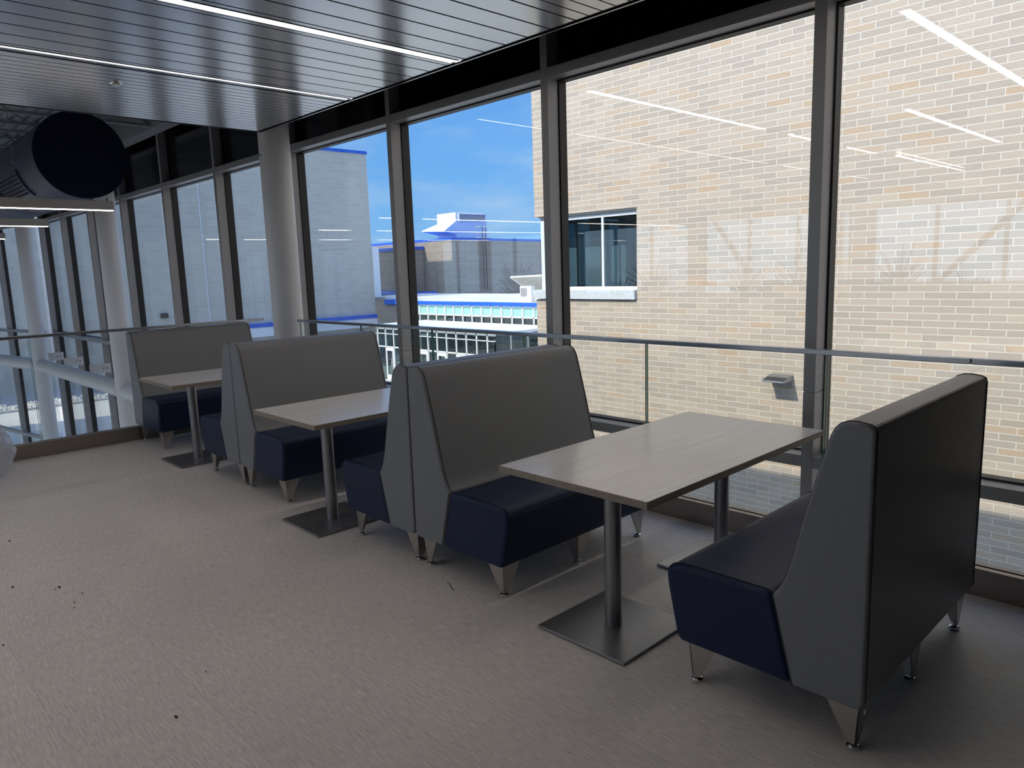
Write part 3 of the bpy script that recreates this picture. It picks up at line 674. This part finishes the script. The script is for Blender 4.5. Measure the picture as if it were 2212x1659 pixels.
# its long right wing
Q0 = Vector((-49.5, 40.7, 0)); Q1 = Vector((-52.5, 55.0, 0)); dq = (Q1-Q0).normalized(); nq = Vector((dq.y, -dq.x, 0))
t2 = thing('roof_ladder', 'steel ladder with hooped top fixed to the tan building wall', 'ladder', (-50.2, 44.6, -.3))
L = Vector((-50.35, 44.9, 0)); nn = nq*.25
lad = MB()
for s in (-.23, .23):
    a = L+dq*s+nn; lad.tube((a.x, a.y, -.3), (a.x, a.y, 5.3), .035, 6)
z = 0
while z < 4.4:
    a = L+dq*-.23+nn; b2 = L+dq*.23+nn; lad.tube((a.x, a.y, z), (b2.x, b2.y, z), .018, 5); z += .3
part(lad, 'ladder_rails', m_ladder, t2)
cg = MB()
for z in (4.35, 4.8, 5.3):
    a = L+dq*-.5-nn; b2 = L+dq*.5-nn; c_ = L+dq*-.5+nn; d_ = L+dq*.5+nn
    for p, q in ((a, c_), (b2, d_), (a, b2)): cg.tube((p.x, p.y, z), (q.x, q.y, z), .03, 5)
for p in (L+dq*-.5-nn, L+dq*.5-nn, L+dq*.9-nn, L+dq*1.4-nn): cg.tube((p.x, p.y, 4.2), (p.x, p.y, 5.3 if (p-L).length < .8 else 4.9), .03, 5)
part(cg, 'guard_cage', m_pend, t2)

t = thing('rooftop_air_unit', 'white rooftop air handler with a flared hood on the tan building', 'air handler', (-54, 47, 4.3))
part(MB().box(-59.0, -56.1, 46.7, 50.75, 4.32, 7.08), 'unit_body', m_white, t)
part(MB().hexa([(-59.3, 44.9, 5.38), (-55.6, 44.9, 5.25), (-56.0, 46.69, 4.95), (-59.05, 46.69, 5.0)],
               [(-59.3, 44.9, 5.44), (-55.6, 44.9, 5.31), (-56.05, 46.69, 6.28), (-59.1, 46.69, 6.10)]), 'intake_hood', m_white, t)
part(MB().box(-56.1, -55.9, 47.0, 50.45, 6.9, 6.98).box(-56.1, -55.9, 47.0, 50.45, 6.26, 6.32).box(-56.1, -55.9, 46.95, 47.03, 6.26, 6.98).box(-56.1, -55.9, 50.4, 50.48, 6.26, 6.98), 'louvre_frame', m_white, t)
part(MB().box(-56.09, -56.06, 47.05, 50.4, 6.32, 6.9), 'exhaust_louvre', m_pend, t)

# glass entrance building
YGB = 27.6; x0, x1 = -39.5, -25.0
t = thing('glass_entrance_building', 'low white-framed glass entrance building under a blue fascia', 'building', (x0, YGB, GZ))
part(MB().box(x0, x1, YGB-.12, YGB, -.47, -.26), 'fascia', m_blue, t)
part(MB().box(x0, x1, YGB+.01, 38.8, -.5, -.33), 'roof', m_roofw, t)
part(MB().box(x0-12, x0-.02, YGB+5.6, 38.8, -.6, -.35), 'side_roof', m_roofw, t)
part(MB().box(x0-9.4, x0-.02, YGB+5.4, YGB+5.6, -.95, -.55), 'side_fascia', m_blue, t)
part(MB().box(x0-9.4, x0-.02, YGB+5.6, YGB+5.8, GZ, -.95), 'side_wall', m_tan_x, t)
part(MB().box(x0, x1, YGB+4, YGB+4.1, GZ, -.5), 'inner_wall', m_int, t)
part(MB().box(x0, x1, YGB+.052, YGB+.059, -1.08, -.52), 'green_panels', m_green, t)
part(MB().box(x0, x1, YGB+.06, YGB+.07, GZ, -.5), 'glazing', m_dglass, t)
fr = MB()
for z, h in ((-.52, .06), (-1.10, .07), (-1.92, .08), (-2.42, .10), (-3.45, .06), (GZ+.05, .2)): fr.box(x0, x1, YGB-.03, YGB+.05, z, z+h)
x = -37.9
while x < x1: fr.box(x, x+.075, YGB-.03, YGB+.05, GZ, -.47); x += .83
part(fr, 'window_frame', m_white, t)
# vestibule in front with doors
YV = 23.8
part(MB().box(-36.5, -25.3, YV, YGB-.04, -1.56, -1.42), 'vestibule_roof', m_white, t)
fr = MB(); pn = MB().box(-36.4, -26.3, YV+.20, YV+.21, GZ, -1.58)
for z, h in ((-1.68, .12), (-2.72, .07), (-1.95, .04)): fr.box(-36.5, -26.2, YV+.14, YV+.22, z, z+h)
x = -36.4
while x < -26.2: fr.box(x, x+.07, YV+.14, YV+.22, GZ, -1.56); x += .80
for y in (YV+1.2, YV+2.4, YGB-.12): fr.box(-26.26, -26.2, y, y+.07, GZ, -1.56)
fr.box(-26.26, -26.2, YV+.14, YGB-.05, -2.72, -2.65)
part(fr, 'vestibule_frame', m_white, t); part(pn, 'vestibule_glazing', m_dglass, t)
part(MB().box(-26.235, -26.225, YV+.25, YGB-.05, GZ, -1.58), 'vestibule_side_glazing', m_dglass, t)
for k in range(5):
    x = -35.55+k*1.6
    d = MB().box(x, x+.10, YV+.10, YV+.16, GZ, -2.74).box(x+.66, x+.76, YV+.10, YV+.16, GZ, -2.74).box(x+.1, x+.66, YV+.10, YV+.16, -2.90, -2.74).box(x+.1, x+.66, YV+.10, YV+.16, GZ, -4.3)
    d = part(d, 'door', m_white, t)
    MB().tube((x+.62, YV+.05, -3.75), (x+.62, YV+.05, -3.35), .02, 6).build('door_handle', m_chrome, d)

t = thing('roof_awning', 'white framed tilted panel standing on the roof by the brick corner', 'awning', (-29.5, 30, -.3))
a, b2 = (-30.6, 29.4, 1.05), (-27.2, 29.4, 1.12)
part(MB().hexa([(-30.5, 29.3, 1.02), (-27.0, 29.3, 1.10), (-27.0, 31.2, -.3), (-29.6, 31.2, -.3)], [(-30.5, 29.36, 1.10), (-27.0, 29.36, 1.18), (-27.0, 31.26, -.22), (-29.6, 31.26, -.22)]), 'panel', mat('cream_sheet', (.50, .46, .38), .7), t)
part(MB().tube(a, b2, .07, 6).tube(a, (-29.7, 31.0, -.30), .06, 6).tube((-28.8, 29.4, 1.08), (-28.3, 31.0, -.3), .03, 6), 'panel_frame', m_white, t)
t = thing('condenser_unit', 'small white condenser unit on the roof under the tilted panel', 'air conditioner', (-29.1, 29.2, -.3))
part(MB().box(-29.5, -28.6, 29.0, 29.28, -.32, .56), 'unit_body', m_white, t, bevel=.02)
part(MB().box(-29.42, -28.95, 28.97, 28.999, .0, .46), 'grille', m_pend, t)

# bits on the ground outside
o = MB().lathe([(.45, GZ), (.48, GZ+1.0), (.42, GZ+1.15), (.25, GZ+1.25), (.0, GZ+1.27)], -41.2, 27.6, 16).build('litter_bin', m_duct, smooth=True)
tag(o, 'dark domed litter bin standing outside beyond the middle bench', 'litter bin')
struct(MB().box(-48.9, -42.6, -25, 31.5, GZ-.01, GZ+.02).build('ground', m_gravel), 'gravel strip along the grey building')
rk = MB()
rnd = random.Random(3)
for _ in range(900):
    x = -42.6-rnd.random()*1.8; y = -8+rnd.random()*26; s = .07+rnd.random()*.10
    rr = [(x+s*math.cos(a)*rnd.uniform(.7, 1.1), y+s*math.sin(a)*rnd.uniform(.7, 1.1)) for a in (0, 1.2, 2.4, 3.7, 5.0)]
    rk.hexa([(p, q, GZ+.02) for p, q in rr], [(x+(p-x)*.5, y+(q-y)*.5, GZ+.02+s*1.1) for p, q in rr])
o = rk.build('landscape_rocks', m_rock); tag(o, 'loose white rocks edging the gravel strip outside', 'rocks', kind='stuff')
struct(MB().box(-42.6, -42.4, -25, 31.5, GZ-.01, GZ+.10).build('trim_7', m_pave), 'concrete kerb of the gravel strip')
